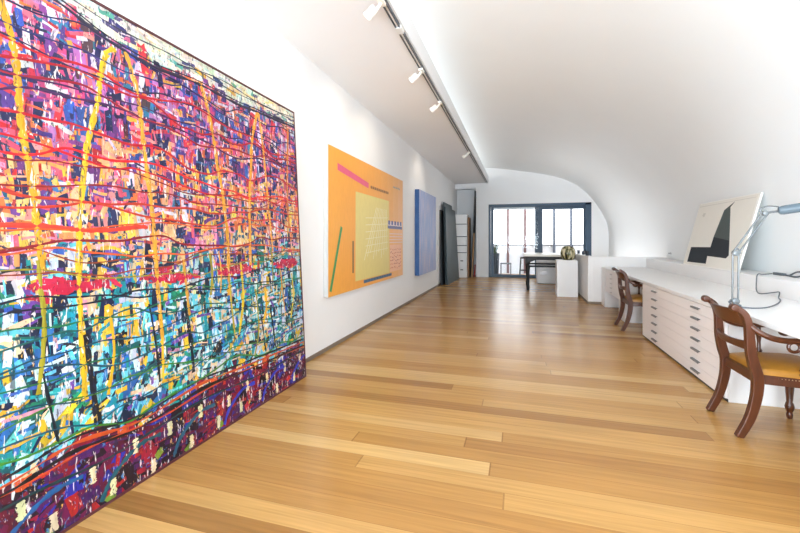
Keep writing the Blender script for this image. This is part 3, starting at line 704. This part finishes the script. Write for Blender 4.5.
# ------------------------------------------------------------------ chairs
def make_chair(loc, label):
    o = empty('armchair', loc, label, 'chair')
    # side profile of the rear post, x forward
    pr = spline([(-.335, 0, .848), (-.305, 0, .838), (-.272, 0, .805), (-.252, 0, .74), (-.245, 0, .66), (-.240, 0, .58), (-.224, 0, .49), (-.206, 0, .42), (-.202, 0, .36), (-.212, 0, .26), (-.245, 0, .13), (-.305, 0, 0)], 5)
    hw = []
    for p in pr: hw.append(.018+.012*min(1, max(0, (.86-p.z)/.4)) if p.z > .36 else .021+.009*(p.z/.36))
    for s in (-1, 1):
        left = []; right = []
        for i, p in enumerate(pr):
            t = (pr[min(i+1, len(pr)-1)]-pr[max(i-1, 0)]).normalized(); nn = Vector((t.z, 0, -t.x))
            left.append((p.x+nn.x*hw[i], p.z+nn.z*hw[i])); right.append((p.x-nn.x*hw[i], p.z-nn.z*hw[i]))
        mb = MB(); k = len(pr); y0, y1 = s*.21-.021, s*.21+.021
        v = [(x, y, z) for y in (y0, y1) for ln in (left, right) for x, z in ln]
        f = []
        for i in range(k-1):
            f += [(i, i+1, k+i+1, k+i), (2*k+i, 3*k+i, 3*k+i+1, 2*k+i+1), (i, 2*k+i, 2*k+i+1, i+1), (k+i, k+i+1, 3*k+i+1, 3*k+i)]
        f += [(0, k, 3*k, 2*k), (k-1, 3*k-1, 4*k-1, 2*k-1)]
        for q in v: pass
        v = [(x, y, max(z, 0)) for x, y, z in v]
        mb.add(v, f)
        # scrolled head of the post
        M = Matrix.Translation((-.328, s*.21, .848)) @ Matrix.Rotation(PI/2, 4, 'X')
        mb.lathe([(.008, -.026), (.024, -.024), (.026, 0), (.024, .024), (.008, .026)], 16, M=M)
        mb.build('rear_leg', MAHOG, o, bevel=.004, smooth=40)
    # crest rail and middle rail, bowed backwards
    def rail(za, zb, xa, xb, bow, th, name):
        mb = MB(); n = 10; v = []; f = []
        for i in range(n+1):
            t = -1+2*i/n; y = t*.195; b = -bow*(1-t*t)
            dz = .012*(1-t*t)
            for x, z in ((xa, za), (xa+th, za), (xb+th, zb-dz), (xb, zb-dz)): v.append((x+b, y, z))
        for i in range(n):
            for q in range(4): f.append((i*4+q, i*4+(q+1) % 4, (i+1)*4+(q+1) % 4, (i+1)*4+q))
        f += [(0, 1, 2, 3), (n*4+3, n*4+2, n*4+1, n*4)]
        mb.add(v, f).build(name, MAHOG, o, bevel=.005, smooth=40)
    rail(.728, .842, -.268, -.312, .03, .028, 'crest_rail')
    rail(.572, .632, -.256, -.266, .025, .024, 'back_rail')
    # seat
    def trap(x0, x1, w0, w1, z0, z1, dome, name, m, bev):
        mb = MB(); n = 10; g = lambda i, j: i*(n+1)+j; v = []; f = []
        for i in range(n+1):
            for j in range(n+1):
                u = i/n; t = -1+2*j/n; w_ = w0+(w1-w0)*u
                xx = x0+(x1-x0)*u+ (.02*(1-t*t) if u > .99 else .02*u*(1-t*t))
                v.append((xx, t*w_, z1+dome*(1-t**4)*(1-(2*u-1)**4)))
        nb = len(v)
        for i in range(n+1):
            for j in range(n+1):
                p = v[i*(n+1)+j]; v.append((p[0], p[1], z0))
        for i in range(n):
            for j in range(n):
                f.append((g(i, j), g(i+1, j), g(i+1, j+1), g(i, j+1)))
                f.append((nb+g(i, j), nb+g(i, j+1), nb+g(i+1, j+1), nb+g(i+1, j)))
        for i in range(n):
            for (a, b) in (((i, 0), (i+1, 0)), ((i+1, n), (i, n)), ((0, i+1), (0, i)), ((n, i), (n, i+1))):
                f.append((g(*a), nb+g(*a), nb+g(*b), g(*b)))
        mb.add(v, f).build(name, m, o, bevel=bev, smooth=50)
    trap(-.215, .235, .205, .262, .360, .420, 0, 'seat_frame', MAHOG, .003)
    trap(-.185, .245, .203, .268, .398, .455, .035, 'seat_cushion', LEATHER, .012)
    nb_ = MB()
    for s in (-1, 1):
        for i in range(26):
            u = i/25; x = -.175+u*.41; y = s*(.2035+(.2675-.2035)*(x+.185)/.43)
            nb_.lathe([(.0045, 0), (.003, .003)], 6, M=Matrix.Translation((x, y, .406)) @ Matrix.Rotation(-s*PI/2, 4, 'X'))
    for j in range(32):
        t = -1+2*j/31; nb_.lathe([(.0045, 0), (.003, .003)], 6, M=Matrix.Translation((.245+.02*(1-t*t), t*.262, .406)) @ Matrix.Rotation(PI/2, 4, 'Y'))
    nb_.build('nail_trim', BRASS, o)
    # turned front legs
    for s in (-1, 1):
        MB().lathe([(.014, 0), (.017, .01), (.02, .03), (.015, .045), (.024, .065), (.028, .085), (.024, .105), (.018, .12), (.024, .2), (.03, .29), (.024, .305), (.032, .325), (.028, .345), (.03, .362)], 18,
                   M=Matrix.Translation((.195, s*.225, 0))).build('front_leg', MAHOG, o, smooth=35)
    # scrolled arms on turned posts
    for s in (-1, 1):
        y = s*.245
        path = spline([(-.24, s*.215, .735), (-.205, s*.235, .700), (-.14, y, .668), (-.06, y, .656), (.04, y, .664), (.13, y, .668), (.185, y, .655), (.20, y, .625), (.18, y, .603), (.155, y, .61), (.15, y, .627)], 5)
        rr = [.016+.003*math.sin(i*.1) if i < len(path)*.75 else .013 for i in range(len(path))]
        a = MB().tube(path, rr, 10)
        a.build('armrest', MAHOG, o, smooth=50)
        sp_ = MB().lathe([(.02, .0), (.016, .02), (.02, .035), (.013, .05), (.011, .1), (.016, .14), (.02, .16), (.012, .175), (.012, .222)], 14, M=Matrix.Translation((.02, s*.243, .44)))
        ring = [(-.028+.03*math.cos(q*PI/8), y, .618+.03*math.sin(q*PI/8)) for q in range(16)]
        sp_.tube(ring, .010, 8, closed=True)
        sp_.build('arm_support', MAHOG, o, smooth=40)
    return o
make_chair((1.685, 3.36, 0), 'mahogany scroll-arm chair with tan leather seat nearest the camera, right of plan chest')
ch2 = make_chair((1.70, 6.51, 0), 'mahogany scroll-arm chair with tan leather seat tucked in beyond the plan chest')

# ------------------------------------------------------------------ desk lamp
lp = empty('desk_lamp', (1.70, 3.93, .751), 'silver grey adjustable desk lamp with a tube head at the front of the desk', 'lamp')
MB().lathe([(.04, 0), (.04, .012), (.02, .018), (.014, .03), (.014, .045)], 20).build('base', LAMPH, lp, smooth=35)
def rods(a, b, gap, name):
    a = Vector(a); b = Vector(b); t = (b-a).normalized(); cam = Vector((0, 1, 0)); sd = t.cross(cam).normalized()*gap/2
    mb = MB().tube([a+sd, b+sd], .0075, 8).tube([a-sd, b-sd], .0075, 8)
    return mb.build(name, LAMPG, lp, smooth=40)
J0, J1, J2 = (0.0, 0, .04), (-.005, -.02, .435), (.19, -.02, .755)
rods(J0, J1, .04, 'lower_arm'); rods(J1, J2, .036, 'upper_arm')
def knuckle(p, r, name):
    M = Matrix.Translation(p) @ Matrix.Rotation(PI/2, 4, 'X')
    mb = MB().lathe([(r*.6, -.022), (r, -.018), (r, .018), (r*.6, .022)], 14, M=M)
    return mb
k_ = knuckle(J0, .026, ''); k_.tube([(-.03, 0, .05), (-.045, 0, .03), (-.02, 0, .01), (.03, 0, .012)], .006, 8); k_.build('base_joint', LAMPG, lp, smooth=40)
k_ = knuckle(J1, .024, ''); k_.tube([(-.028, -.02, .41), (-.012, -.02, .465), (.012, -.02, .468), (.03, -.02, .43)], .007, 8); k_.build('elbow_joint', LAMPG, lp, smooth=40)
k_ = knuckle(J2, .02, '')
k_.tube(spline([(.165, -.02, .76), (.16, -.02, .79), (.21, -.02, .812), (.27, -.03, .805), (.30, -.04, .785)], 4), .006, 8)
k_.tube([(.19, -.02, .755), (.235, -.025, .765), (.29, -.035, .772)], .010, 8)
k_.build('head_joint', LAMPG, lp, smooth=40)
h0 = Vector((.265, -.04, .772)); h1 = Vector((.72, -.22, .85)); d = (h1-h0)
M = Matrix.Translation(h0) @ d.to_track_quat('Z', 'Y').to_matrix().to_4x4()
MB().lathe([(.018, 0), (.03, .008), (.036, .03), (.036, d.length-.02), (.026, d.length)], 20, M=M).build('lamp_head', LAMPH, lp, smooth=35)
o = Vector(lp.location)
cp = [(1.67, 3.93, .80), (1.66, 3.90, .768), (1.72, 3.81, .757), (1.86, 3.85, .757), (2.03, 4.05, .757), (2.2, 4.32, .757), (2.29, 4.52, .757), (2.32, 4.58, .757), (2.345, 4.62, .80), (2.335, 4.68, .79), (2.30, 4.82, .758), (2.325, 4.95, .77), (2.345, 5.0, .85), (2.37, 5.03, .932), (2.46, 5.12, .928), (2.6, 5.25, .928)]
MB().tube([q-o for q in spline(cp, 6)], .0052, 7).build('cord', CORD, lp, smooth=60)
tag_ = empty('cable_plug', (2.62, 5.14, .9205), 'dark plug and looped cable lying on the ledge behind the lamp', 'plug')
MB().box(-.02, .02, -.06, .10, 0, .026).build('plug_body', CORD, tag_, bevel=.005)
MB().tube(spline([(0, -.06, .012), (.01, -.12, .01), (.03, -.2, .05), (.03, -.3, .055), (.0, -.36, .03), (-.03, -.3, .009), (-.02, -.2, .009), (.0, -.13, .012)], 6), .008, 8).build('cable_loop', CORD, tag_, smooth=60)
o = tag(MB().lathe([(.02, 0), (.02, .012), (.012, .02), (.016, .04), (.006, .045)], 14, M=Matrix.Rotation(-PI/2, 4, 'Y')).build('hook', CHROME, smooth=40), 'small grey hook fixed to the curved wall left of the leaning artwork', 'hook'); o.location = (2.72, 8.6, 1.03)

# ------------------------------------------------------------------ light
wd = bpy.data.worlds.new('overcast_sky'); bpy.context.scene.world = wd; wd.use_nodes = True
N = wd.node_tree.nodes; L = wd.node_tree.links
bg = N['Background']; bg.inputs['Strength'].default_value = 3.2; bg.inputs['Color'].default_value = (.93, .96, 1, 1)
def area(name, loc, rot, sx, sy, e, col):
    l = bpy.data.lights.new(name, 'AREA'); l.shape = 'RECTANGLE'; l.size = sx; l.size_y = sy; l.energy = e; l.color = col
    o = bpy.data.objects.new(name, l); C.objects.link(o); o.location = loc; o.rotation_euler = rot
    return o
area('rear_fill_light', (.3, YR-.9, .7), (math.radians(126), 0, 0), 4.0, 2.5, 560, (.77, .885, 1))  # added fill outside the rear window, tilted up to lighten the ceiling
area('side_fill_light', (-2.55, -1.3, 1.65), (0, -PI/2, math.radians(32)), 2.6, 2.1, 330, (.77, .885, 1))  # added fill outside the side window, turned towards the vault and desks
# lamps hidden in the cove above the flat ceiling's edge, and an added unseen fill lamp behind the parapet for the far end
area('cove_lamp', (-1.85, 6.0, 3.56), (0, math.radians(-84), 0), .16, 15.4, 34, (1, .99, .96))
area('parapet_fill_light', (2.05, 11.2, .12), (PI, 0, 0), .9, 3.8, 26, (.92, .96, 1))

cam = bpy.data.cameras.new('camera'); co = bpy.data.objects.new('camera', cam); C.objects.link(co)
cam.sensor_width = 36; cam.lens = 18; cam.shift_y = -27.5/800; cam.clip_start = .05
co.location = (0, 0, 1.3); co.rotation_euler = (PI/2, 0, math.atan(119/400))
S = bpy.context.scene; S.camera = co
S.view_settings.view_transform = 'Standard'; S.view_settings.look = 'None'
S.view_settings.exposure = 0.48; S.view_settings.gamma = 1
S.cycles.max_bounces = 12; S.cycles.diffuse_bounces = 8; S.cycles.transparent_max_bounces = 12
S.cycles.use_denoising = True
